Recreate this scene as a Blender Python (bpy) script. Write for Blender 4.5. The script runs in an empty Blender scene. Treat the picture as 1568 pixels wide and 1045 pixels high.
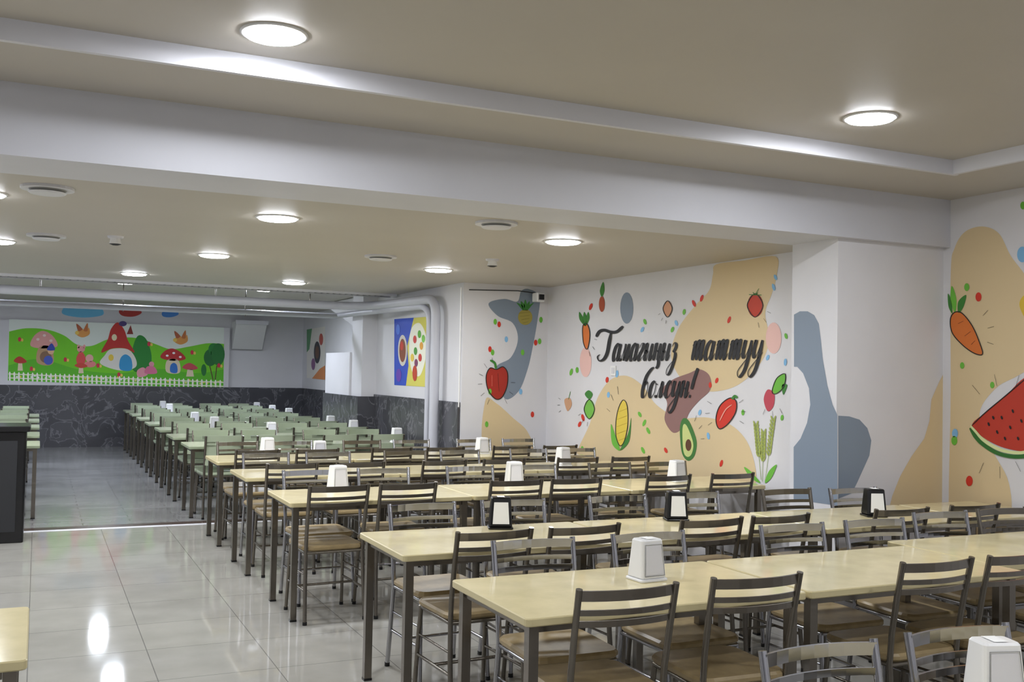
import bpy, math, random
from mathutils import Vector, Matrix
random.seed(4)
sc = bpy.context.scene
sc.view_settings.view_transform = 'Standard'
sc.view_settings.look = 'None'
sc.view_settings.exposure = 0.0

# ------------------------------------------------------------ camera
F = 1540.0; YAW = math.radians(25.2); PITCH = math.radians(1.75); ROLL = math.radians(1.15); H = 1.6
cd = bpy.data.cameras.new('camera'); cam = bpy.data.objects.new('camera', cd)
sc.collection.objects.link(cam); sc.camera = cam
cd.sensor_width = 36; cd.lens = F/1568*36; cd.clip_start = .05; cd.clip_end = 100
R = Matrix.Rotation(-YAW, 4, 'Z') @ Matrix.Rotation(math.radians(90)+PITCH, 4, 'X') @ Matrix.Rotation(ROLL, 4, 'Z')
cam.matrix_world = Matrix.Translation((0, 0, H)) @ R
R3 = R.to_3x3()

def rectify(u, v, axis, val):
    """metric position of a traced mural point on the wall plane axis=val"""
    d = R3 @ Vector(((u-784)/F, -(v-522.5)/F, -1))
    t = val/d[axis]
    return Vector((0, 0, H)) + d*t

# ------------------------------------------------------------ materials
def lin(c):
    if isinstance(c, str):
        c = [int(c[i:i+2], 16)/255 for i in (0, 2, 4)]
    return [x/12.92 if x <= .04045 else ((x+.055)/1.055)**2.4 for x in c]
MC = {}
def mat(name, col, rough=.5, metal=0, emit=0, noise=0, nscale=8, bump=0):
    if name in MC: return MC[name]
    m = bpy.data.materials.new(name); m.use_nodes = True
    nt = m.node_tree; b = nt.nodes['Principled BSDF']
    c = lin(col)+[1]
    b.inputs['Base Color'].default_value = c
    b.inputs['Roughness'].default_value = rough
    b.inputs['Metallic'].default_value = metal
    if emit:
        b.inputs['Emission Color'].default_value = c
        b.inputs['Emission Strength'].default_value = emit
    if noise or bump:
        tc = nt.nodes.new('ShaderNodeTexCoord')
        n = nt.nodes.new('ShaderNodeTexNoise'); n.inputs['Scale'].default_value = nscale
        n.inputs['Detail'].default_value = 5
        nt.links.new(tc.outputs['Object'], n.inputs['Vector'])
        if noise:
            r = nt.nodes.new('ShaderNodeValToRGB')
            r.color_ramp.elements[0].position = .3; r.color_ramp.elements[1].position = .7
            r.color_ramp.elements[0].color = [x*(1-noise) for x in c[:3]]+[1]
            r.color_ramp.elements[1].color = [min(1, x*(1+noise)) for x in c[:3]]+[1]
            nt.links.new(n.outputs['Fac'], r.inputs['Fac']); nt.links.new(r.outputs['Color'], b.inputs['Base Color'])
        if bump:
            bp = nt.nodes.new('ShaderNodeBump'); bp.inputs['Strength'].default_value = bump; bp.inputs['Distance'].default_value = .01
            nt.links.new(n.outputs['Fac'], bp.inputs['Height']); nt.links.new(bp.outputs['Normal'], b.inputs['Normal'])
    MC[name] = m
    return m

def paint(h):
    return mat('paint_'+h, h, .55)

WALL = mat('wall_paint', 'D9D8DC', .6, noise=.03, nscale=2)
CEIL = mat('ceiling_paint', 'B8B2A9', .5, noise=.02, nscale=1.5)
BEAM = mat('beam_paint', 'CDCED6', .6, noise=.03, nscale=2)
CREAM = mat('cream_laminate', 'DACDA2', .12, noise=.07, nscale=9)
CREAME = mat('cream_edge', 'CABD92', .3)
GREENT = mat('green_laminate', 'B4BAA2', .18, noise=.05, nscale=14)
GREENE = mat('green_edge', '959F85', .35)
STEEL = mat('bronze_steel', '79736A', .24, .85)
CHROME = mat('brushed_chrome', 'ACACB0', .15, 1.0)
SEAT = mat('seat_beige', '96835F', .35, noise=.12, nscale=20)
GCHAIR = mat('green_chair_shell', '9CA78F', .4)
WPLAST = mat('white_plastic', 'E8E8E8', .3)
WSHADE = mat('napkin_paper', 'F0F0EE', .8)
BPLAST = mat('black_plastic', '101012', .25)
DGREY = mat('dark_gap', '1B1C20', .6)
PIPE = mat('pipe_paint', 'C4C5CE', .4)
LENS = mat('lamp_lens', 'F4F8FF', .3, emit=80)
TRIMW = mat('white_trim', 'D4D4DA', .4)

def tile_mat(name, c1, c2, mort, size, rough, ofs=0.0, w=.5, h=.5):
    m = bpy.data.materials.new(name); m.use_nodes = True
    nt = m.node_tree; b = nt.nodes['Principled BSDF']
    tc = nt.nodes.new('ShaderNodeTexCoord'); br = nt.nodes.new('ShaderNodeTexBrick')
    br.offset = ofs
    br.inputs['Scale'].default_value = 1
    br.inputs['Brick Width'].default_value = w; br.inputs['Row Height'].default_value = h
    br.inputs['Mortar Size'].default_value = size; br.inputs['Mortar Smooth'].default_value = .1
    br.inputs['Color1'].default_value = lin(c1)+[1]; br.inputs['Color2'].default_value = lin(c2)+[1]
    br.inputs['Mortar'].default_value = lin(mort)+[1]
    nt.links.new(tc.outputs['Object'], br.inputs['Vector'])
    n = nt.nodes.new('ShaderNodeTexNoise'); n.inputs['Scale'].default_value = 3; n.inputs['Detail'].default_value = 6
    nt.links.new(tc.outputs['Object'], n.inputs['Vector'])
    mx = nt.nodes.new('ShaderNodeMixRGB'); mx.blend_type = 'SOFT_LIGHT'; mx.inputs['Fac'].default_value = .35
    nt.links.new(br.outputs['Color'], mx.inputs[1]); nt.links.new(n.outputs['Fac'], mx.inputs[2])
    nt.links.new(mx.outputs[0], b.inputs['Base Color'])
    b.inputs['Roughness'].default_value = rough
    b.inputs['Specular IOR Level'].default_value = .8
    return m
FLOORM = tile_mat('floor_tile', 'A19F98', '9C9A94', '757470', .003, .065, 0, .6, .6)
FLOORF = tile_mat('floor_tile_far', '959596', '8B8B8C', '707070', .006, .14, .5, .9, .15)

def marble():
    m = bpy.data.materials.new('dark_marble'); m.use_nodes = True
    nt = m.node_tree; b = nt.nodes['Principled BSDF']
    tc = nt.nodes.new('ShaderNodeTexCoord')
    n = nt.nodes.new('ShaderNodeTexNoise'); n.inputs['Scale'].default_value = 2.6; n.inputs['Detail'].default_value = 9
    n.inputs['Distortion'].default_value = 1.2
    nt.links.new(tc.outputs['Object'], n.inputs['Vector'])
    r = nt.nodes.new('ShaderNodeValToRGB'); e = r.color_ramp.elements
    e[0].position = .0; e[0].color = lin('434347')+[1]
    e[1].position = 1; e[1].color = lin('59595D')+[1]
    for p, c in ((.475, '4A4A4F'), (.5, '77777C'), (.52, '505055')):
        x = e.new(p); x.color = lin(c)+[1]
    nt.links.new(n.outputs['Fac'], r.inputs['Fac']); nt.links.new(r.outputs['Color'], b.inputs['Base Color'])
    b.inputs['Roughness'].default_value = .2
    return m
MARBLE = marble()

# ------------------------------------------------------------ mesh builder
class MB:
    def __init__(s): s.v = []; s.f = []; s.mi = []; s.sm = []; s.mats = []
    def _m(s, m):
        if m not in s.mats: s.mats.append(m)
        return s.mats.index(m)
    def add(s, vs, fs, m, smooth=False):
        o = len(s.v); s.v += [tuple(p) for p in vs]; k = s._m(m)
        for f in fs:
            s.f.append([i+o for i in f]); s.mi.append(k); s.sm.append(smooth)
    def box(s, x0, x1, y0, y1, z0, z1, m):
        v = [(x, y, z) for z in (z0, z1) for y in (y0, y1) for x in (x0, x1)]
        s.add(v, [(0, 2, 3, 1), (4, 5, 7, 6), (0, 1, 5, 4), (2, 6, 7, 3), (0, 4, 6, 2), (1, 3, 7, 5)], m)
    def rings(s, rings, m, smooth=False, cap=True):
        n = len(rings[0]); v = [p for r in rings for p in r]; f = []
        for k in range(len(rings)-1):
            for i in range(n):
                j = (i+1) % n
                f.append((k*n+i, k*n+j, (k+1)*n+j, (k+1)*n+i))
        s.add(v, f, m, smooth)
        if cap:
            s.add(rings[0], [tuple(reversed(range(n)))], m); s.add(rings[-1], [tuple(range(n))], m)
    def slab(s, cx, cy, sx, sy, z0, z1, r, ch, m, medge=None, tx=1, ty=1):
        def rr(a, b, rad, z):
            o = []
            for qx, qy, a0 in ((1, 1, 0), (-1, 1, 90), (-1, -1, 180), (1, -1, 270)):
                for k in range(4):
                    t = math.radians(a0+30*k)
                    o.append((cx+qx*(a/2-rad)+rad*math.cos(t), cy+qy*(b/2-rad)+rad*math.sin(t), z))
            return o
        rs = [rr(sx-2*ch, sy-2*ch, max(r-ch, .001), z0), rr(sx, sy, r, z0+ch), rr(sx*tx, sy*ty, r, z1-ch), rr(sx*tx-2*ch, sy*ty-2*ch, max(r-ch, .001), z1)]
        s.rings(rs, medge or m, False, False)
        n = len(rs[0])
        s.add(rs[0], [tuple(reversed(range(n)))], medge or m); s.add(rs[-1], [tuple(range(n))], m)
    def tube(s, pts, r, m, seg=8, sq=False, caps=True):
        pts = [Vector(p) for p in pts]; rs = []
        up = Vector((0, 0, 1))
        d0 = (pts[1]-pts[0]).normalized()
        a = d0.cross(up)
        if a.length < .1: a = Vector((1, 0, 0))
        a.normalize()
        for i, p in enumerate(pts):
            d = (pts[min(i+1, len(pts)-1)]-pts[max(i-1, 0)]).normalized()
            a = (a-d*a.dot(d)).normalized(); b = d.cross(a)
            if sq: ring = [p+a*r*x+b*r*y for x, y in ((1, 1), (-1, 1), (-1, -1), (1, -1))]
            else: ring = [p+a*r*math.cos(2*math.pi*k/seg)+b*r*math.sin(2*math.pi*k/seg) for k in range(seg)]
            rs.append(ring)
        s.rings(rs, m, not sq, caps)
    def bar(s, x, y0, sag, z0, z1, th, m, n=8, x0=None):
        """curved flat slat between -x..x bowing by sag to -y"""
        if x0 is None: x0 = -x
        rs = []
        for i in range(n+1):
            xx = x0+(x-x0)*i/n; q = 1-(xx/.19)**2
            yy = y0-sag*q
            rs.append([(xx, yy-th/2, z0), (xx, yy+th/2, z0), (xx, yy+th/2, z1), (xx, yy-th/2, z1)])
        s.rings(rs, m)
    def disc(s, cx, cy, z0, z1, r0, r1, m, seg=28):
        s.rings([[(cx+r*math.cos(2*math.pi*k/seg), cy+r*math.sin(2*math.pi*k/seg), z) for k in range(seg)] for r, z in ((r0, z0), (r1, z1))], m)
    def mesh(s, name):
        me = bpy.data.meshes.new(name); me.from_pydata(s.v, [], s.f)
        for m in s.mats: me.materials.append(m)
        for p, k, q in zip(me.polygons, s.mi, s.sm): p.material_index = k; p.use_smooth = q
        me.update(); return me
def obj(name, me, loc=(0, 0, 0), rz=0, parent=None):
    if isinstance(me, MB): me = me.mesh(name)
    o = bpy.data.objects.new(name, me); sc.collection.objects.link(o)
    o.location = loc; o.rotation_euler = (0, 0, rz)
    if parent: o.parent = parent
    return o
def bx(name, x0, x1, y0, y1, z0, z1, m):
    b = MB(); b.box(x0, x1, y0, y1, z0, z1, m); return obj(name, b)

# ------------------------------------------------------------ room shell
XL, XR, YB = -7.0, 6.05, -3.0
XM, XP, YP0, YP1 = 5.3, 5.03, 5.37, 5.84      # mural wall, pillar
YPEP, XPOST = 10.3, 4.24
YBK = 21.0
ZL = 2.58; ZS = 2.93; ZU = 3.01
bx('floor', XL-.1, XR+.1, YB-.1, 10.6, -.1, 0, FLOORM)
bx('floor_far', XL-.1, XR+.1, 10.6, YBK+.1, -.1, 0, FLOORF)
b = MB(); b.box(XL, 4.2, 10.5, 10.58, 0, .003, TRIMW); b.box(XL, 4.2, 10.58, 10.74, 0, .004, mat('brown_threshold', '4A3C38', .25)); obj('trim_threshold', b)
bx('wall_left', XL-.15, XL, YB, YBK, 0, 3.3, WALL)
bx('wall_rear', XL-.15, XR+.15, YB-.15, YB, 0, 3.3, WALL)
bx('wall_right_near', XR, XR+.15, YB, YP0+.02, 0, 3.3, WALL)
bx('pillar_right', XP, XR+.15, YP0, YP1, 0, ZL+.01, WALL)
bx('wall_right_mural', XM, XM+.15, YP1, YPEP+.02, 0, 2.75, WALL)
bx('wall_right_pier', XPOST, XM+.15, YPEP, 13.4, 0, 2.75, WALL)
bx('wall_right_return', 4.03, 5.03, 13.4, 13.9, 0, 2.72, WALL)
bx('wall_partition_low', 4.0, 4.2, 13.9, 15.2, 0, 1.83, WALL)
bx('wall_right_far', 5.03, 5.2, 13.4, YBK, 0, 2.75, WALL)
bx('wall_back', XL, 5.2, YBK, YBK+.15, 0, 2.8, WALL)
bx('wall_back_ledge', XL, 3.5, YBK-.12, YBK, 1.17, 2.37, WALL)
# marble dado panels
b = MB()
b.box(XL, 5.0, YBK-.14, YBK, 0, 1.17, MARBLE)
b.box(5.0, 5.03, 15.2, YBK-.14, 0, 1.17, MARBLE)
b.box(3.97, 4.0, 13.36, 15.2, 0, 1.22, MARBLE)
b.box(4.0, XPOST-.03, 13.36, 13.4, 0, 1.22, MARBLE)
b.box(XPOST-.03, XPOST, YPEP+.02, 13.4, 0, 1.25, MARBLE)
obj('trim_marble_dado', b)
# ceilings
TY, TX = 4.62, 5.28
bx('ceiling', XL, TX, YB, TY, ZU, 3.2, CEIL)
b = MB()
b.box(XL, XR, TY, YP0, ZS, 3.2, CEIL); b.box(TX, XR, YB, TY, ZS, 3.2, CEIL)
b.box(XL, TX+.02, TY-.03, TY, ZS-.012, ZU+.01, TRIMW); b.box(TX-.03, TX, YB, TY-.03, ZS-.012, ZU+.01, TRIMW)
obj('ceiling_soffit', b)
bx('ceiling_beam', XL, XR, YP0-.06, YP1, ZL, 3.2, BEAM)
bx('ceiling_lower', XL, XM+.1, YP1, 12.9, ZL, 2.8, CEIL)
bx('ceiling_far', XL, 5.2, 12.9, YBK, 2.72, 2.85, CEIL)
# linear slot grille
b = MB(); b.box(XL, 4.2, 12.5, 12.74, ZL-.012, ZL, DGREY)
for i in range(138):
    x = -6.9+i*.08; b.box(x, x+.02, 12.5, 12.74, ZL-.02, ZL-.012, mat('slat_grey', '6A6C70', .4))
b.box(XL, 4.2, 12.47, 12.5, ZL-.03, ZL, TRIMW); b.box(XL, 4.2, 12.74, 12.77, ZL-.03, ZL, TRIMW)
obj('ceiling_linear_grille', b)
# stair soffit (sloping underside) above the low partition
b = MB()
pts = [(13.92, 2.71), (17.2, 2.71), (13.92, 1.95)]
b.add([(x, y, z) for x in (4.45, 5.02) for y, z in pts], [(0, 2, 1), (3, 4, 5), (0, 1, 4, 3), (1, 2, 5, 4), (2, 0, 3, 5)], WALL)
obj('stair_soffit', b)

# pipes
def arc(p0, c, p1, n=6):
    p0, c, p1 = Vector(p0), Vector(c), Vector(p1)
    return [p0.lerp(c, t).lerp(c.lerp(p1, t), t) for t in [i/n for i in range(n+1)]]
b = MB()
b.tube([(XL+.01, 13.05, 2.45), (3.3, 13.05, 2.43)]+arc((3.4, 13.05, 2.43), (3.95, 13.05, 2.43), (4.0, 12.4, 2.43))+arc((4.12, 11.1, 2.43), (4.13, 10.85, 2.43), (4.13, 10.85, 2.2))+[(4.13, 10.85, 0)], .055, PIPE, 14)
for x in (-2, 0, 2, 3.2): b.tube([(x, 13.05, 2.4), (x, 13.05, 2.715)], .008, STEEL, 6)
obj('water_pipe', b)
b = MB()
b.tube([(XL+.01, 14.3, 2.33), (3.9, 14.3, 2.36), (3.93, 13.3, 2.36)]+arc((4.12, 11.4, 2.36), (4.15, 11.1, 2.36), (4.15, 11.1, 2.15))+[(4.15, 11.1, 0)], .04, PIPE, 12)
for x in (-1, 1, 2.6): b.tube([(x, 14.3, 2.3), (x, 14.3, 2.715)], .008, STEEL, 6)
obj('water_pipe', b)
b = MB(); b.tube([(4.3, 10.28, 2.5), (4.9, 10.28, 2.52), (5.2, 10.28, 2.5)], .006, DGREY, 6)
b.tube([(4.2, 10.27, 2.52), (4.2, 10.27, 1.2)], .008, WPLAST, 6)
obj('wall_cable', b)
# hood unit
b = MB()
v = [(3.55, 20.98, 1.95), (4.15, 20.98, 1.95), (4.15, 20.98, 2.5), (3.55, 20.98, 2.5), (3.55, 20.85, 1.95), (4.15, 20.85, 1.95), (4.15, 20.4, 2.5), (3.55, 20.4, 2.5)]
b.add(v, [(0, 1, 2, 3), (4, 7, 6, 5), (0, 4, 5, 1), (3, 2, 6, 7), (0, 3, 7, 4), (1, 5, 6, 2)], WPLAST)
b.box(3.53, 4.17, 20.38, 20.44, 2.44, 2.52, TRIMW)
obj('extractor_hood', b)

# ------------------------------------------------------------ lamps
b = MB()
seg = 32
prof = [(.142, 0), (.142, -.006), (.128, -.008), (.124, -.007)]
b.rings([[(r*math.cos(2*math.pi*k/seg), r*math.sin(2*math.pi*k/seg), z) for k in range(seg)] for r, z in prof], WPLAST, True, False)
prof = [(.124, -.005), (.12, -.015), (.10, -.02), (.05, -.023), (.005, -.023)]
b.rings([[(r*math.cos(2*math.pi*k/seg), r*math.sin(2*math.pi*k/seg), z) for k in range(seg)] for r, z in prof], LENS, True, True)
LM = b.mesh('ceiling_downlight')
def lamp(x, y, z, w, col=(.95, .97, 1)):
    o = obj('ceiling_downlight', LM, (x, y, z))
    ld = bpy.data.lights.new('lamp_glow', 'AREA'); ld.shape = 'DISK'; ld.size = .22; ld.energy = w; ld.color = col
    l = bpy.data.objects.new('lamp_source', ld); sc.collection.objects.link(l); l.parent = o; l.location = (0, 0, -.027)
PW = 18
for x, y in ((.86, 4.25), (4.02, 4.06), (-2.3, 4.1), (.95, 1.2), (4.0, 1.2), (-2.3, 1.2), (.9, -1.8), (4.0, -1.8), (-5, 2.5)): lamp(x, y, ZU, PW)
for x in (-4.4, -2.3, -.33, 1.39, 3.51): lamp(x, 6.6, ZL, PW)
for x in (-4.4, -2.3, -.33, 1.38, 3.5): lamp(x, 9.15, ZL, PW)
for x in (-4.4, -2.6, -.8, .91, 2.64): lamp(x, 11.55, ZL, PW)
for x in (-4, -.85, 1.05, 2.94): lamp(x, 14.75, 2.72, PW, (.74, .82, 1))
for x in (-4, -1.5, 1, 3.4): lamp(x, 17.3, 2.72, PW*1.8, (.78, .86, 1))

# ceiling speakers / detectors
b = MB()
b.disc(0, 0, 0, -.015, .14, .14, TRIMW); b.disc(0, 0, -.015, -.03, .10, .08, mat('vent_grey', '9B9B98', .5)); b.disc(0, 0, -.03, -.038, .10, .09, TRIMW)
SPK = b.mesh('ceiling_speaker')
for x, y in [tuple((R3 @ Vector(((u-784)/F, -(v-522.5)/F, -1)))[k]*((ZL-H)/(R3 @ Vector(((u-784)/F, -(v-522.5)/F, -1))).z) for k in (0, 1)) for u, v in ((73, 287), (71, 360), (760, 341), (583, 392))]:
    obj('ceiling_speaker', SPK, (x, y, ZL))
b = MB(); b.disc(0, 0, 0, -.015, .06, .055, TRIMW); b.disc(0, 0, -.015, -.06, .035, .045, WPLAST); b.disc(0, 0, -.06, -.07, .045, .02, DGREY)
SMK = b.mesh('smoke_detector')
for u, v in ((177, 362), (754, 397)):
    d = R3 @ Vector(((u-784)/F, -(v-522.5)/F, -1)); t = (ZL-H)/d.z
    obj('smoke_detector', SMK, (d.x*t, d.y*t, ZL))
b = MB(); b.slab(5.12, 10.2, .1, .14, 2.4, 2.5, .02, .005, WPLAST); b.box(5.09, 5.15, 10.11, 10.135, 2.42, 2.48, BPLAST); b.tube([(5.12, 10.29, 2.46), (5.12, 10.22, 2.46)], .02, WPLAST); obj('security_camera', b)

# ------------------------------------------------------------ furniture
def make_table(L, W, top, edge, name):
    b = MB()
    b.slab(L/2, W/2, L-.01, W, .720, .75, .02, .004, top, edge)
    for x in (.05, L-.05):
        for y in (.05, W-.05):
            b.box(x-.019, x+.019, y-.019, y+.019, .008, .722, STEEL); b.box(x-.021, x+.021, y-.021, y+.021, 0, .012, BPLAST)
    b.box(.07, L-.07, .04, .06, .69, .722, STEEL); b.box(.07, L-.07, W-.06, W-.04, .69, .722, STEEL)
    b.box(.04, .06, .07, W-.07, .69, .722, STEEL); b.box(L-.06, L-.04, .07, W-.07, .69, .722, STEEL)
    return b.mesh(name)
def make_chair(frame, seat, green=False):
    b = MB()
    for s in (-1, 1):
        b.tube([(s*.195, -.035, 0), (s*.19, -.005, .25), (s*.185, .012, .44), (s*.187, 0, .56), (s*.19, -.03, .72), (s*.192, -.062, .865)], .0125, frame, 10)
        b.tube([(s*.19, .41, 0), (s*.183, .385, .3), (s*.178, .37, .44)], .0115, frame, 10)
        b.tube([(s*.185, .01, .435), (s*.178, .375, .435)], .010, frame, 6)
        b.tube([(s*.189, -.005, .2), (s*.186, .392, .2)], .008, frame, 6)
        b.tube([(s*.187, .0, .30), (s*.184, .388, .30)], .006, frame, 6)
        b.tube([(s*.195, -.035, 0), (s*.1949, -.034, .02)], .015, BPLAST, 8); b.tube([(s*.19, .41, 0), (s*.19, .409, .02)], .014, BPLAST, 8)
    b.tube([(-.185, .01, .435), (.185, .01, .435)], .01, frame, 6)
    b.tube([(-.178, .375, .435), (.178, .375, .435)], .01, frame, 6)
    b.tube([(-.187, .19, .2), (.187, .19, .2)], .008, frame, 6)
    b.slab(0, .2, .40, .40, .445, .478, .06, .010, seat)
    if green:
        b.bar(.185, -.012, .03, .56, .77, .012, seat); b.bar(.19, -.045, .03, .805, .87, .012, seat)
        b.bar(.185, -.03, .03, .77, .805, .012, seat, 3, .09); b.bar(-.09, -.03, .03, .77, .805, .012, seat, 3, -.185)
    else:
        b.bar(.191, -.052, .035, .822, .858, .010, frame)
        b.bar(.190, -.040, .034, .770, .790, .008, frame)
        b.bar(.189, -.030, .032, .728, .750, .008, frame)
    return b.mesh('dining_chair')
TL = 1.25; TW = .7
TC = make_table(TL, TW, CREAM, CREAME, 'dining_table'); TG = make_table(TL, TW, GREENT, GREENE, 'dining_table_green')
CH = make_chair(STEEL, SEAT); CC = make_chair(CHROME, SEAT); CG = make_chair(STEEL, GCHAIR, True)
def table(x, y, green=False): obj('dining_table', TG if green else TC, (x, y, 0))
def chair(x, y, back=False, me=None, rz=None):
    r = random.uniform(-.06, .06)
    obj('dining_chair', me or CH, (x, y, 0), rz if rz is not None else r+(math.pi if back else 0))

# cream rows
for x in (1.53, 2.785): table(x, 1.25)
for x, c in ((1.97, CC), (2.5, CC), (3.3, CC)): chair(x, 2.1, True, c)
for x, dy in ((1.54, 0), (2.795, 0), (4.05, .14)): table(x, 3.12+dy)
for x in (1.88, 2.44, 3.36, 3.84, 4.55, 5.1): chair(x, 3.06)
for x, c in ((2.0, CC), (2.6, CC), (3.45, CC), (4.0, CC), (4.6, CC), (5.1, CH)): chair(x, 3.93 if x < 4.3 else 4.04, True, c)
for x in (1.53, 2.785, 4.04): table(x, 4.38)
bt = obj('dining_table', TC, (5.31, 4.38, 0)); bt.scale = (.55, 1, 1)
for x in (1.94, 2.42, 3.17, 3.62, 4.5, 5.09): chair(x, 4.33)
for x in (1.95, 2.5, 3.2, 3.75, 4.5, 5.0): chair(x, 5.20 if x < 4.9 else 5.12, True, random.choice((CH, CC, CC)))
for x in (1.45, 2.7, 3.95): table(x, 6.3)
for x in (1.74, 2.2, 2.98, 3.45, 4.22, 4.8): chair(x, 6.27)
for x in (1.8, 2.35, 3.05, 3.6, 4.3, 4.85): chair(x, 7.14, True, random.choice((CH, CC, CC)))
for y0 in (7.8, 9.15):
    for x in (1.45, 2.7, 3.95 if y0 < 9 else 3.93): table(x, y0)
    for k in range(3):
        for o in (.34, .88):
            chair(1.45+1.25*k+o, y0-.03); chair(1.45+1.25*k+o, y0+.84, True, random.choice((CH, CC, CC)))
# green rows
GY = [10.95, 12.35, 13.75, 15.15, 16.55, 17.95, 19.3]
for i, y0 in enumerate(GY):
    for k in range(2):
        table(1.45+1.25*k, y0, True)
        for o in (.34, .88):
            chair(1.45+1.25*k+o, y0-.06, False, CG); chair(1.45+1.25*k+o, y0+.76, True, CG)
for y0 in (11.35, 12.9, 14.5, 16.1, 17.7):
    table(-1.2, y0, True)
    for o in (.34, .9): chair(-1.2+o, y0-.05, False, CG); chair(-1.2+o, y0+.75, True, CG)
table(-1.245, 3.2); table(-1.43, 6.0)
chair(-.5, 3.15); chair(-.5, 4.03, True)
# black counter
b = MB()
b.slab(-.62, 10.2, 1.1, .55, .0, .98, .02, .006, BPLAST); b.slab(-.62, 10.2, 1.16, .62, .98, 1.03, .02, .006, BPLAST)
b.box(-1.1, -.66, 9.915, 9.925, .1, .9, DGREY); b.box(-.6, -.14, 9.915, 9.925, .1, .9, DGREY)
b.tube([(-.7, 9.9, .5), (-.7, 9.9, .7)], .01, CHROME); b.tube([(-.56, 9.9, .5), (-.56, 9.9, .7)], .01, CHROME)
obj('black_counter_cabinet', b)

# napkin dispensers
def make_disp(body, black=False):
    b = MB()
    b.slab(0, 0, .135, .12, 0, .012, .012, .003, body)
    b.slab(0, 0, .125, .11, .012, .17, .014, .006, body, None, .86, .72)
    for s in (-1, 1):
        b.add([(-.045, s*.0562, .03), (.045, s*.0562, .03), (.038, s*.0435, .145), (-.038, s*.0435, .145)], [(0, 1, 2, 3)], WSHADE if black else TRIMW)
        if not black:
            b.tube([(-.05, s*.057, .025), (.05, s*.057, .025), (.042, s*.044, .15), (-.042, s*.044, .15), (-.05, s*.057, .025)], .0016, mat('seam_grey', '8A8A8A', .5), 4)
    b.add([(-.02, -.03, .172), (.02, -.03, .172), (.02, .03, .172), (-.02, .03, .172)], [(0, 1, 2, 3)], WSHADE)
    return b.mesh('napkin_dispenser')
DW = make_disp(WPLAST); DB = make_disp(BPLAST, True)
ROWS = [3.12, 4.38, 6.3, 7.8, 9.15]+GY
def disp(u, v, black=False, rz=.0):
    d = R3 @ Vector(((u-784)/F, -(v-522.5)/F, -1)); t = (.75-H)/d.z
    x, y = d.x*t, d.y*t
    if y > 10.5: x = min(x, 3.8)
    x = max(x, 1.6)
    y = min((min(max(y, r+.1), r+.6) for r in ROWS), key=lambda q: abs(q-y))   # keep every dispenser on a table top
    obj('napkin_dispenser', DB if black else DW, (x, y, .75), rz)
for u, v in ((990, 888), (787, 742), (497, 742), (1036, 738), (505, 709), (862, 714), (390, 690), (738, 696)): disp(u, v, False, random.uniform(-.2, .2))
for u, v in ((762, 808), (1035, 797), (1338, 791)): disp(u, v, True, -.35)
for u, v in ((690, 677), (415, 668), (333, 660), (592, 662), (565, 655), (403, 630), (450, 641), (256, 632), (300, 650), (475, 636), (238, 624)): disp(u, v)
obj('napkin_dispenser', DW, (2.30, 1.868, .75), -.3)

# ------------------------------------------------------------ murals
def crom(p, closed, n=6):
    o = []; N = len(p)
    rng = range(N) if closed else range(N-1)
    for i in rng:
        g = (lambda k: p[k % N]) if closed else (lambda k: p[max(0, min(N-1, k))])
        a, b_, c, d = g(i-1), g(i), g(i+1), g(i+2)
        for j in range(n):
            t = j/n
            o.append(tuple(.5*(2*b_[q]+(c[q]-a[q])*t+(2*a[q]-5*b_[q]+4*c[q]-d[q])*t*t+(3*b_[q]-a[q]-3*c[q]+d[q])*t**3) for q in (0, 1)))
    if not closed: o.append(tuple(p[-1]))
    return o
class Mural:
    def __init__(s, axis, val, sgn=-1): s.a = axis; s.val = val; s.b = MB(); s.sg = sgn
    def P(s, pt, layer):
        q = rectify(pt[0], pt[1], s.a, s.val); q[s.a] += s.sg*(.0015+.0012*layer); return q
    def poly(s, pts, c, l=0):
        s.b.add([s.P(p, l) for p in pts], [tuple(range(len(pts)))], paint(c))
    def blob(s, pts, c, l=0): s.poly(crom(pts, True), c, l)
    def ell(s, cx, cy, rx, ry, c, l=1, rot=0):
        r = math.radians(rot); o = []
        for k in range(22):
            t = 2*math.pi*k/22; x = rx*math.cos(t); y = ry*math.sin(t)
            o.append((cx+x*math.cos(r)-y*math.sin(r), cy+x*math.sin(r)+y*math.cos(r)))
        s.poly(o, c, l)
    def stroke(s, pts, w, c, l=3, nib=None, smooth=True, taper=.35):
        p = crom(pts, False, 7) if smooth and len(pts) > 2 else [tuple(x) for x in pts]
        L = []; Rr = []; n = len(p)
        for i in range(n):
            a = p[max(0, i-1)]; c2 = p[min(n-1, i+1)]
            dx, dy = c2[0]-a[0], c2[1]-a[1]; m = math.hypot(dx, dy) or 1; dx /= m; dy /= m
            ww = w/2
            if nib is not None: ww *= nib+(1-nib)*(max(0, dy*.95+dx*-.1))
            e = min(i, n-1-i)/max(1, (n-1))*5
            ww *= min(1, taper+e)
            L.append((p[i][0]-dy*ww, p[i][1]+dx*ww)); Rr.append((p[i][0]+dy*ww, p[i][1]-dx*ww))
        vs = [s.P(q, l) for q in L]+[s.P(q, l) for q in Rr]
        s.b.add(vs, [(i, i+1, n+i+1, n+i) for i in range(n-1)], paint(c))
    def ticks(s, cx, cy, rx, ry, n=3, a0=0):
        for k in range(n):
            t = math.radians(a0+k*28); s.stroke([(cx+rx*math.cos(t), cy+ry*math.sin(t)), (cx+rx*1.3*math.cos(t), cy+ry*1.3*math.sin(t))], 1.4, '1A1A1A', 5, smooth=False)
    def outline(s, pts, w, c='1C1A18', l=4):
        p = crom(pts, True); s.stroke(p+[p[0]], w, c, l, smooth=False, taper=1)
    def done(s, name): return obj(name, s.b)

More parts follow.
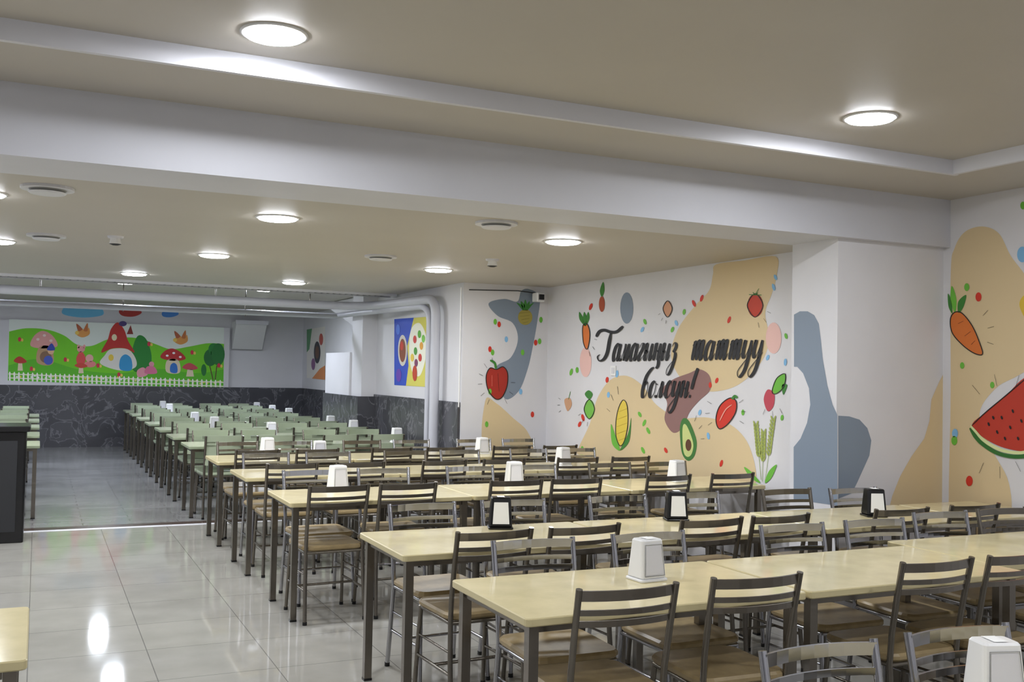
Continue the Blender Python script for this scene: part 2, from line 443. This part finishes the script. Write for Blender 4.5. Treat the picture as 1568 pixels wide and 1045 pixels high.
TAN = 'D8C299'; SLATE = '7F8C9C'; RED = 'D0321E'; GRN = '6BB83C'; DGRN = '3A8030'; BLU = '7FB6E0'; ORG = 'D87430'; PINK = 'E6BCB4'; MAUVE = '8F6A66'; BLK = '141213'
# --- long lettered wall
m = Mural(0, XM)
m.blob([(1097, 405), (1140, 399), (1188, 393), (1190, 420), (1182, 450), (1172, 480), (1178, 520), (1165, 556), (1130, 590), (1085, 600), (1048, 585), (1028, 548), (1038, 505), (1065, 468), (1086, 445), (1092, 420)], TAN, 0)
m.blob([(903, 650), (915, 610), (935, 582), (960, 576), (985, 592), (1005, 620), (1040, 640), (1085, 640), (1125, 655), (1150, 690), (1155, 745), (1100, 745), (1000, 725), (890, 705), (885, 690)], TAN, 0)
m.blob([(1014, 598), (1030, 582), (1055, 572), (1072, 566), (1087, 576), (1088, 597), (1070, 615), (1056, 632), (1046, 655), (1031, 663), (1018, 643), (1022, 618)], MAUVE, 1)
m.ell(960, 472, 10, 24, SLATE, 1); m.ell(897, 555, 9, 23, PINK, 1); m.ell(1185, 518, 12, 24, PINK, 1)
def carrot(pts, w): m.blob(pts, ORG, 2); m.outline(pts, w)
carrot([(893, 500), (900, 497), (904, 513), (900, 535), (894, 525)], 1.2)
for dx in (-5, 0, 4): m.blob([(897, 500), (893+dx, 490), (895+dx*1.5, 478), (899+dx, 488)], DGRN, 2)
m.ell(922, 466, 4.5, 12, 'A84C2A', 2); m.blob([(922, 455), (919, 445), (924, 432), (926, 445)], DGRN, 2)
m.ell(1023, 473, 7, 12, 'CC9470', 2); m.outline([(1016, 473), (1023, 461), (1030, 473), (1023, 486)], 1.2)
m.ell(1157, 468, 12, 18, 'C03C25', 2); m.outline([(1145, 468), (1157, 450), (1169, 468), (1157, 486)], 1.3)
for a in (-9, -3, 4, 10): m.stroke([(1157, 452), (1157+a, 446+abs(a)*.6)], 3, DGRN, 5, smooth=False)
m.stroke([(1157, 452), (1163, 442)], 2, DGRN, 5, smooth=False)
p = [(1097, 642), (1103, 622), (1118, 610), (1128, 615), (1127, 632), (1115, 650), (1102, 657)]; m.blob(p, RED, 2); m.outline(p, 1.4)
m.stroke([(1122, 612), (1126, 607), (1130, 610)], 4, DGRN, 5); m.stroke([(1103, 645), (1112, 628), (1122, 620)], 1.6, 'F0A090', 5)
p = [(1042, 652), (1047, 641), (1056, 646), (1067, 675), (1064, 698), (1054, 706), (1045, 695), (1042, 672)]; m.blob(p, '3E7A34', 2)
m.blob([(1046, 655), (1052, 652), (1062, 678), (1060, 695), (1053, 700), (1047, 690)], 'CDD688', 3); m.ell(1055, 682, 4.5, 9, '5F381E', 4)
p = [(944, 645), (948, 625), (955, 613), (961, 622), (962, 650), (957, 675), (950, 683), (944, 668)]; m.blob(p, 'DFC54A', 2); m.outline(p, 1.1)
for k in range(5): m.stroke([(945, 632+k*11), (961, 626+k*11)], .9, 'B0922A', 4, smooth=False)
m.blob([(936, 650), (942, 665), (950, 690), (938, 680)], GRN, 3); m.blob([(967, 640), (962, 665), (950, 690), (964, 676)], DGRN, 3)
m.blob([(865, 612), (873, 610), (876, 620), (870, 630), (866, 622)], 'CC9C78', 2); m.stroke([(871, 612), (874, 600)], 2, DGRN, 3, smooth=False)
m.ell(903, 627, 8, 15, '72B845', 2); m.outline([(895, 627), (903, 612), (911, 627), (903, 642)], 1.1); m.blob([(903, 612), (896, 604), (902, 598), (908, 604)], DGRN, 3)
m.blob([(1170, 612), (1176, 597), (1186, 603), (1185, 622), (1176, 630)], 'BC4454', 2); m.blob([(1183, 600), (1190, 580), (1203, 573), (1201, 592), (1190, 603)], GRN, 2); m.outline([(1183, 600), (1190, 580), (1203, 573), (1201, 592), (1190, 603)], 1.1)
m.blob([(1198, 590), (1206, 590), (1200, 605)], DGRN, 2)
for x0, y0, x1, y1 in ((1166, 735, 1158, 648), (1172, 738, 1185, 640), (1168, 738, 1170, 660)):
    m.stroke([(x0, y0), (x1, y1)], 1.6, '8DA852', 3, smooth=False)
    for k in range(10):
        t = .45+k*.06; x = x0+(x1-x0)*t; y = y0+(y1-y0)*t
        m.ell(x-2.2, y, 1.2, 4.5, 'A0AC56', 4, -20); m.ell(x+2.2, y, 1.2, 4.5, 'A0AC56', 4, 20)
m.blob([(1165, 740), (1150, 722), (1140, 716), (1150, 732)], GRN, 3); m.blob([(1172, 740), (1178, 722), (1190, 712), (1182, 732)], GRN, 3)
for x, y, c in ((1063, 465, RED), (1117, 490, RED), (988, 493, GRN), (984, 505, BLU), (1048, 478, GRN), (1188, 425, BLU), (1185, 440, BLU), (930, 582, RED), (932, 605, BLU), (966, 545, GRN), (888, 650, RED), (893, 640, RED), (980, 635, GRN), (987, 648, GRN), (993, 660, GRN), (1030, 505, GRN), (1036, 495, BLU), (1105, 710, RED), (1072, 632, BLU), (1098, 583, RED), (1138, 632, GRN), (1176, 548, BLU), (1204, 515, GRN), (1198, 640, GRN), (1085, 668, BLU), (905, 470, RED), (875, 570, GRN), (884, 567, GRN), (892, 688, GRN), (1020, 690, RED), (985, 690, GRN), (1203, 555, BLU), (1088, 590, RED), (1075, 457, RED), (945, 573, BLU)):
    m.ell(x, y, 2.3, 5.5 if x % 2 else 4.5, c, 2, random.uniform(-25, 25))
for cx, cy, rx, ry, a in ((897, 515, 14, 26, 10), (1157, 468, 20, 27, 20), (1112, 632, 24, 30, -30), (1112, 632, 24, 30, 150), (1055, 675, 19, 34, -60), (1023, 473, 12, 18, 100), (952, 645, 18, 42, 200), (903, 625, 14, 22, 100), (870, 620, 12, 18, 150), (1183, 600, 24, 30, 60)):
    m.ticks(cx, cy, rx, ry, 3, a)
# cursive lettering: each glyph = list of brush strokes, x-height 1
G = {
 't': (1.16, [[(0, .75), (.12, 1), (.17, .85), (.17, 0)], [(.17, .5), (.36, 1), (.5, .95), (.5, 0)], [(.5, .5), (.69, 1), (.83, .95), (.83, .18), (.92, 0), (1.12, .35)]]),
 'a': (.9, [[(.56, .82), (.38, 1.02), (.12, .8), (.05, .35), (.2, -.02), (.42, .15), (.56, .7)], [(.6, 1), (.58, .6), (.58, .15), (.68, 0), (.88, .35)]]),
 'm': (1.0, [[(-.03, .15), (.06, .0), (.16, .3), (.28, 1)], [(.28, 1), (.38, 0)], [(.38, 0), (.64, 1)], [(.66, 1), (.67, .18), (.77, 0), (.97, .35)]]),
 'g': (.66, [[(.0, .72), (.14, 1), (.34, .98), (.38, .75), (.16, .38), (.1, .12), (.26, -.02), (.62, .35)], [(.0, .46), (.46, .54)]]),
 'y': (1.02, [[(0, .8), (.1, 1), (.09, .22), (.2, 0), (.4, .12), (.4, .48), (.24, .58), (.1, .42)], [(.68, 1), (.67, .18), (.77, 0), (.98, .35)]]),
 'N': (.88, [[(.0, .8), (.1, 1), (.1, 0)], [(.1, .5), (.3, .58), (.54, .5)], [(.58, 1), (.57, .12), (.68, .0), (.73, -.3), (.6, -.48)]]),
 'n': (.9, [[(.0, .8), (.1, 1), (.1, 0)], [(.1, .5), (.3, .58), (.54, .5)], [(.58, 1), (.57, .18), (.67, 0), (.88, .35)]]),
 'z': (.85, [[(0, .8), (.18, 1.04), (.44, .88), (.34, .6), (.16, .52)], [(.16, .52), (.5, .38), (.5, -.15), (.28, -.75), (.0, -.85), (-.1, -.55), (.2, -.2), (.7, .15)]]),
 'u': (.92, [[(.0, .8), (.1, 1), (.08, .4), (.22, .06), (.44, .3), (.6, .95)], [(.64, 1), (.62, 0), (.48, -.65), (.15, -.95), (-.06, -.65), (.3, -.2), (.9, .35)]]),
 'b': (.8, [[(.78, 1.85), (.5, 1.7), (.16, 1.25), (.05, .5), (.2, 0), (.46, .12), (.54, .6), (.34, .98), (.12, .75)]]),
 'o': (.76, [[(.34, 1.02), (.1, .8), (.05, .25), (.26, -.02), (.52, .25), (.54, .75), (.34, 1.02)], [(.5, .85), (.74, .78)]]),
 'l': (.9, [[(-.03, .15), (.08, .0), (.2, .4), (.4, 1)], [(.42, 1), (.45, .18), (.55, 0), (.86, .35)]]),
 's': (.68, [[(.5, .72), (.36, 1.02), (.12, .8), (.05, .3), (.22, -.02), (.42, .05), (.66, .35)]]),
 '!': (.5, [[(.42, 1.8), (.26, 1.1), (.2, .5)], [(.17, .16), (.14, -.02)]]),
}
def word(txt, x0, x1, y0, y1, ys, w):
    tot = sum(G[c][0] for c in txt); sx = (x1-x0)/tot; cur = 0
    for c in txt:
        adv, st = G[c]
        for s_ in st:
            pts = []
            for px, py in s_:
                X = x0+(cur+px)*sx+py*ys*.2; Y = y0+(y1-y0)*(cur+px)/tot-py*ys
                pts.append((X, Y))
            m.stroke(pts, w, '17161A', 7, nib=.22, taper=.6)
        cur += adv
# capital T: long wavy crossbar, slanted stem with a hooked foot
m.stroke([(914, 516), (919, 508), (927, 506), (937, 509), (946, 508), (955, 500)], 4.6, '17161A', 7, taper=.6)
m.stroke([(937, 508), (934, 524), (931, 540), (926, 550), (919, 553), (916, 547), (920, 543)], 5.2, '17161A', 8, nib=.35)
word('amagyNyz', 938, 1038, 553, 552, 26, 4.6)
word('tattuu', 1058, 1168, 552, 550, 29, 5.4)
word('bolsun!', 982, 1062, 609, 609, 25, 4.8)
m.done('painted_wall_mural_lettering')
# light switch
q = rectify(940, 568, 0, XM); b = MB(); b.box(XM-.012, XM, q.y-.05, q.y+.05, q.z-.05, q.z+.05, WPLAST); b.box(XM-.016, XM-.012, q.y-.025, q.y+.025, q.z-.03, q.z+.03, TRIMW); obj('light_switch', b)

# --- pepper wall
m = Mural(1, YPEP)
m.blob([(748, 465), (772, 458), (792, 462), (798, 446), (810, 443), (826, 455), (823, 490), (816, 530), (808, 565), (795, 598), (775, 612), (764, 590), (760, 562), (782, 548), (793, 520), (785, 495), (762, 484)], SLATE, 0)
m.blob([(743, 614), (760, 618), (785, 640), (808, 662), (812, 692), (743, 690)], TAN, 0)
m.ell(804, 486, 11, 12, '9E9140', 2)
for k in range(4): m.stroke([(794+k*2, 480+k*5), (812-k, 478+k*5)], 1, '5F5A20', 3, smooth=False)
for a in (-10, -5, 0, 5, 10): m.blob([(804+a*.3, 476), (802+a*.8, 468), (804+a*1.3, 459+abs(a)*.5), (807+a*.7, 468)], DGRN, 2)
p = [(744, 577), (750, 564), (760, 566), (770, 562), (777, 572), (776, 592), (768, 609), (758, 611), (747, 597)]; m.blob(p, 'A82A1B', 2); m.outline(p, 1.4)
m.stroke([(759, 565), (757, 556), (750, 552)], 3.5, DGRN, 5); m.stroke([(753, 575), (753, 592)], 2, 'E07060', 4, smooth=False); m.stroke([(762, 572), (764, 600)], 1.2, BLK, 4, smooth=False)
for x, y, c in ((775, 520, BLU), (758, 493, GRN), (764, 497, RED), (750, 535, RED), (754, 540, GRN), (815, 635, RED), (820, 525, RED), (826, 523, GRN), (797, 600, BLU), (828, 490, GRN), (800, 540, GRN), (750, 600, GRN), (745, 650, GRN)):
    m.ell(x, y, 2.6, 4.5, c, 3)
for a in (0, 120, 200): m.ticks(760, 586, 22, 30, 3, a)
m.done('painted_wall_mural_pepper')
# --- pillar
m = Mural(0, XP)
m.poly([(1216, 482), (1225, 477), (1237, 477), (1247, 483), (1254, 496), (1257, 520), (1260, 550), (1267, 590), (1275, 620), (1282.5, 636), (1282.5, 775), (1215.5, 765), (1215.5, 685), (1226, 672), (1236, 648), (1241, 620), (1239, 595), (1230, 572), (1221, 562), (1216, 562)], SLATE, 0)
m.done('painted_pillar_blob')
m = Mural(1, YP0)
m.poly([(1283.5, 637), (1300, 638), (1316, 643), (1328, 656), (1334, 675), (1331, 698), (1322, 718), (1313, 738), (1304, 756), (1283.5, 764)], SLATE, 0)
m.poly([(1451, 560), (1438, 585), (1426, 612), (1423, 645), (1415, 672), (1395, 700), (1378, 730), (1366, 760), (1356, 800), (1451, 805)], TAN, 0)
m.done('painted_pillar_blob')
# --- near right wall
m = Mural(0, XR)
m.blob([(1456, 420), (1462, 380), (1478, 355), (1505, 347), (1530, 358), (1548, 392), (1575, 430), (1600, 490), (1595, 550), (1560, 575), (1525, 595), (1500, 635), (1520, 690), (1545, 740), (1545, 800), (1500, 850), (1456, 850), (1456, 600)], TAN, 0)
p = [(1456, 490), (1462, 479), (1474, 480), (1490, 500), (1502, 528), (1505, 543), (1492, 541), (1474, 528), (1459, 510)]; m.blob(p, ORG, 2); m.outline(p, 1.5)
for a, b_ in (((1468, 496), (1476, 492)), ((1478, 515), (1487, 508)), ((1488, 528), (1494, 522))): m.stroke([a, b_], 1.3, BLK, 4, smooth=False)
m.blob([(1459, 480), (1453, 470), (1452, 450), (1457, 460)], DGRN, 2); m.blob([(1463, 479), (1456, 460), (1458, 438), (1465, 458)], GRN, 2); m.blob([(1468, 480), (1468, 462), (1480, 452), (1476, 470)], DGRN, 2)
p = [(1489, 652), (1510, 632), (1540, 607), (1575, 577), (1610, 600), (1612, 650), (1580, 688), (1545, 688), (1512, 674)]; m.blob(p, 'BC3622', 2)
m.stroke([(1487, 652), (1505, 673), (1535, 690), (1570, 693), (1600, 678)], 5, 'DDE6A8', 4); m.stroke([(1486, 656), (1503, 678), (1533, 696), (1570, 699), (1602, 684)], 6, '2F6E2C', 5)
m.stroke([(1489, 652), (1510, 632), (1540, 607), (1575, 577)], 1.5, BLK, 5)
for x, y in ((1515, 650), (1528, 662), (1535, 640), (1548, 655), (1552, 630), (1560, 672), (1565, 645), (1540, 672), (1522, 640)): m.ell(x, y, 1.5, 3, BLK, 5, -20)
for x, y, c, r in ((1499, 455, RED, 7), (1485, 737, RED, 8), (1481, 440, GRN, 6), (1474, 560, GRN, 5), (1463, 664, BLU, 7), (1462, 675, GRN, 7), (1566, 390, BLU, 12), (1567, 315, GRN, 6), (1520, 590, GRN, 5)): m.ell(x, y, r*.65, r, c, 3)
m.blob([(1562, 470), (1566, 455), (1580, 450), (1590, 480), (1575, 492)], 'DAB93B', 2)
m.ticks(1480, 512, 34, 44, 3, -40); m.ticks(1530, 655, 52, 60, 3, 60); m.ticks(1540, 650, 60, 60, 3, 230)
m.done('painted_wall_mural_watermelon')

# --- children's fairy mural on back wall
m = Mural(1, YBK-.12)
LG = '76D418'
m.poly([(14, 489), (343, 502), (342, 596), (12, 583)], 'E6EEE6', 0)
m.poly(crom([(14, 508), (40, 503), (72, 505), (98, 514), (118, 528), (140, 530), (165, 520), (190, 517), (215, 519), (240, 528), (262, 535), (290, 531), (318, 526), (343, 527)], False)+[(342, 596), (12, 583)], LG, 1)
m.poly(crom([(13, 560), (60, 550), (120, 566), (180, 572), (240, 565), (300, 572), (342, 566)], False)+[(342, 596), (12, 583)], '5CBF1C', 2)
m.blob([(200, 560), (204, 530), (212, 514), (224, 520), (232, 545), (228, 568), (212, 572)], '1F8A2E', 2)
m.blob([(47, 530), (52, 515), (65, 507), (80, 514), (88, 530), (68, 534)], 'E9A7A0', 3); m.blob([(60, 532), (78, 532), (82, 555), (70, 560), (56, 554)], 'C9A27A', 3)
for x, y in ((58, 520), (68, 514), (78, 522)): m.ell(x, y, 2.5, 2, 'F6DCD4', 4)
m.ell(70, 547, 9, 9, '8D6B52', 4); m.ell(74, 552, 7, 7, '4B61C8', 5); m.ell(78, 538, 5, 5, 'F0C49A', 6); m.blob([(72, 536), (79, 526), (84, 536)], '2F49B5', 7)
m.ell(124, 535, 6, 5, 'F2A6A6', 4); m.blob([(117, 548), (124, 538), (131, 548), (128, 558), (119, 558)], 'E85050', 4)
m.ell(137, 549, 6, 6, 'F5B8B0', 5); m.ell(138, 558, 9, 5, 'F08C8C', 5); m.ell(120, 531, 2, 3, 'F2A6A6', 4); m.ell(129, 531, 2, 3, 'F2A6A6', 4)
m.blob([(160, 545), (170, 535), (195, 535), (207, 548), (208, 562), (190, 568), (168, 564), (153, 556)], 'ECE8E0', 3)
m.blob([(155, 540), (165, 520), (170, 504), (180, 494), (190, 505), (196, 522), (206, 540), (192, 534), (172, 534)], 'C62A22', 4)
m.ell(175, 517, 4, 5, 'F2E8C0', 5); m.poly([(194, 512), (200, 498), (204, 512)], '8A2A22', 4); m.blob([(184, 566), (184, 550), (192, 543), (201, 550), (201, 567)], '2F9BD6', 5); m.ell(170, 548, 4, 5, 'F3D24A', 5)
m.ell(188, 496, 6, 4, '4A3B78', 5)
m.blob([(246, 548), (252, 538), (264, 534), (277, 540), (284, 550), (266, 553)], 'C5262A', 3); m.blob([(256, 552), (273, 552), (275, 571), (255, 570)], 'EBD9BA', 3); m.blob([(261, 570), (261, 560), (266, 556), (271, 560), (271, 571)], '2F78D0', 4)
for x, y in ((256, 545), (266, 541), (276, 547)): m.ell(x, y, 2.2, 1.6, 'FFFFFF', 4)
m.blob([(279, 563), (290, 556), (303, 564), (291, 567)], 'D04A58', 3); m.poly([(287, 566), (295, 566), (297, 577), (285, 577)], 'EBD9BA', 3)
m.blob([(21, 553), (30, 546), (41, 554), (31, 557)], 'C0392B', 3); m.poly([(28, 556), (34, 556), (35, 568), (27, 568)], 'EBD9BA', 3)
m.blob([(114, 560), (124, 556), (134, 561), (124, 564)], 'D64A3A', 6); m.poly([(121, 563), (127, 563), (128, 572), (120, 572)], 'EBD9BA', 3)
m.ell(232, 558, 4, 4, 'F0A0B0', 4); m.blob([(225, 562), (236, 562), (240, 572), (222, 572)], 'E87AA0', 4); m.blob([(210, 568), (220, 563), (226, 574), (212, 578)], 'F0A0B0', 4)
for dx in (-6, 5): m.stroke([(328+dx*.3, 582), (327+dx, 560)], 4, '5A3A22', 3, smooth=False)
m.ell(322, 548, 10, 13, '17702C', 4); m.ell(334, 543, 10, 17, '1A7A2E', 5); m.ell(327, 535, 8, 9, '1E8A34', 4); m.ell(312, 567, 4, 9, '1A7A2E', 4)
for cx, cy in ((126, 508), (276, 519)):
    m.blob([(cx-10, cy+3), (cx-2, cy-5), (cx+6, cy), (cx+10, cy-6), (cx+11, cy+4), (cx, cy+9)], 'E8A050', 5); m.blob([(cx-6, cy-1), (cx-9, cy-12), (cx, cy-4)], 'B8603A', 6); m.blob([(cx+2, cy-2), (cx+8, cy-13), (cx+8, cy-1)], 'C8743A', 6); m.ell(cx-8, cy+2, 3, 3, 'F5D060', 7)
for x, y in ((30, 520), (100, 551), (228, 527), (294, 540), (182, 574), (150, 560), (335, 560), (48, 565)):
    m.ell(x, y, 2.5, 3.5, 'D8304A', 6); m.ell(x+4, y+1, 1.8, 2.5, 'F5D060', 6)
for k in range(60):
    x = 15+k*5.5; m.ell(x, 574+x*.035+random.uniform(-2, 3), 1.5, 1.5, random.choice(('F6E04A', 'FFFFFF', 'EEE88A')), 3)
for o in (0, 6): m.stroke([(13, 573+o), (342, 586+o)], 1.6, 'F2F4D8', 7, smooth=False, taper=1)
for k in range(47):
    x = 15+k*7; y = 572+(x-13)*.0395
    m.poly([(x-1.3, y+11), (x-1.3, y-1), (x, y-3), (x+1.3, y-1), (x+1.3, y+11)], 'FAFAF0', 8)
m.done('fairytale_wall_mural')
m = Mural(1, YBK)
m.blob([(96, 481), (98, 471), (110, 467), (125, 470), (140, 468), (155, 472), (158, 482), (140, 486), (118, 486)], '6FC2EA', 1)
m.blob([(182, 477), (190, 470), (208, 472), (217, 479), (205, 485), (188, 484)], 'B93A34', 1)
m.blob([(248, 479), (256, 474), (270, 476), (273, 482), (262, 486), (250, 485)], '4E8FE0', 1)
m.done('painted_clouds')

# --- food poster
m = Mural(0, XPOST)
m.poly([(604, 489), (657, 485), (657, 593), (604, 590)], '2F4FC0', 1)
m.poly([(634, 487), (657, 485), (657, 593), (622, 591), (626, 560), (624, 530)], 'D8D060', 2)
m.ell(617, 537, 7, 24, 'D9D4C8', 3); m.ell(617, 537, 5, 18, '8A4A2A', 4); m.ell(616, 530, 2.5, 7, 'C83A22', 5)
m.blob([(627, 540), (630, 505), (643, 495), (653, 515), (653, 545), (644, 575), (632, 570)], 'EFEEDC', 3)
for x, y, c in ((636, 520, 'C8342A'), (643, 512, '5FA83A'), (646, 530, 'E0A030'), (637, 538, '4F9A35'), (644, 548, 'C8342A'), (638, 556, '7A3A60'), (649, 519, '7CC34B'), (632, 548, 'E8C84A')): m.ell(x, y, 2.6, 6, c, 5)
m.ell(636, 572, 3.5, 12, 'C04020', 6); m.ell(610, 505, 3, 8, '4C78E0', 3); m.ell(611, 575, 4, 10, '6A3FB0', 3)
m.done('food_poster')
m = Mural(0, 5.03)
m.poly([(470, 505), (498, 500), (498, 582), (470, 579)], 'E8E4DE', 1); m.poly([(470, 505), (478, 503.5), (474, 535), (470, 540)], '5F9A6A', 2)
m.ell(486, 540, 5, 17, '3A3A44', 3); m.ell(486, 540, 3, 10, '6A4A3A', 4); m.poly([(478, 580), (490, 565), (498, 560), (498, 582)], 'D98A50', 2); m.ell(480, 558, 3, 9, '8A5A8A', 3); m.ell(492, 520, 3, 9, 'C05A50', 3)
m.done('coffee_poster')

# world: dim neutral ambience
w = bpy.data.worlds.new('world'); sc.world = w; w.use_nodes = True
w.node_tree.nodes['Background'].inputs[0].default_value = (.6, .65, .75, 1); w.node_tree.nodes['Background'].inputs[1].default_value = .2
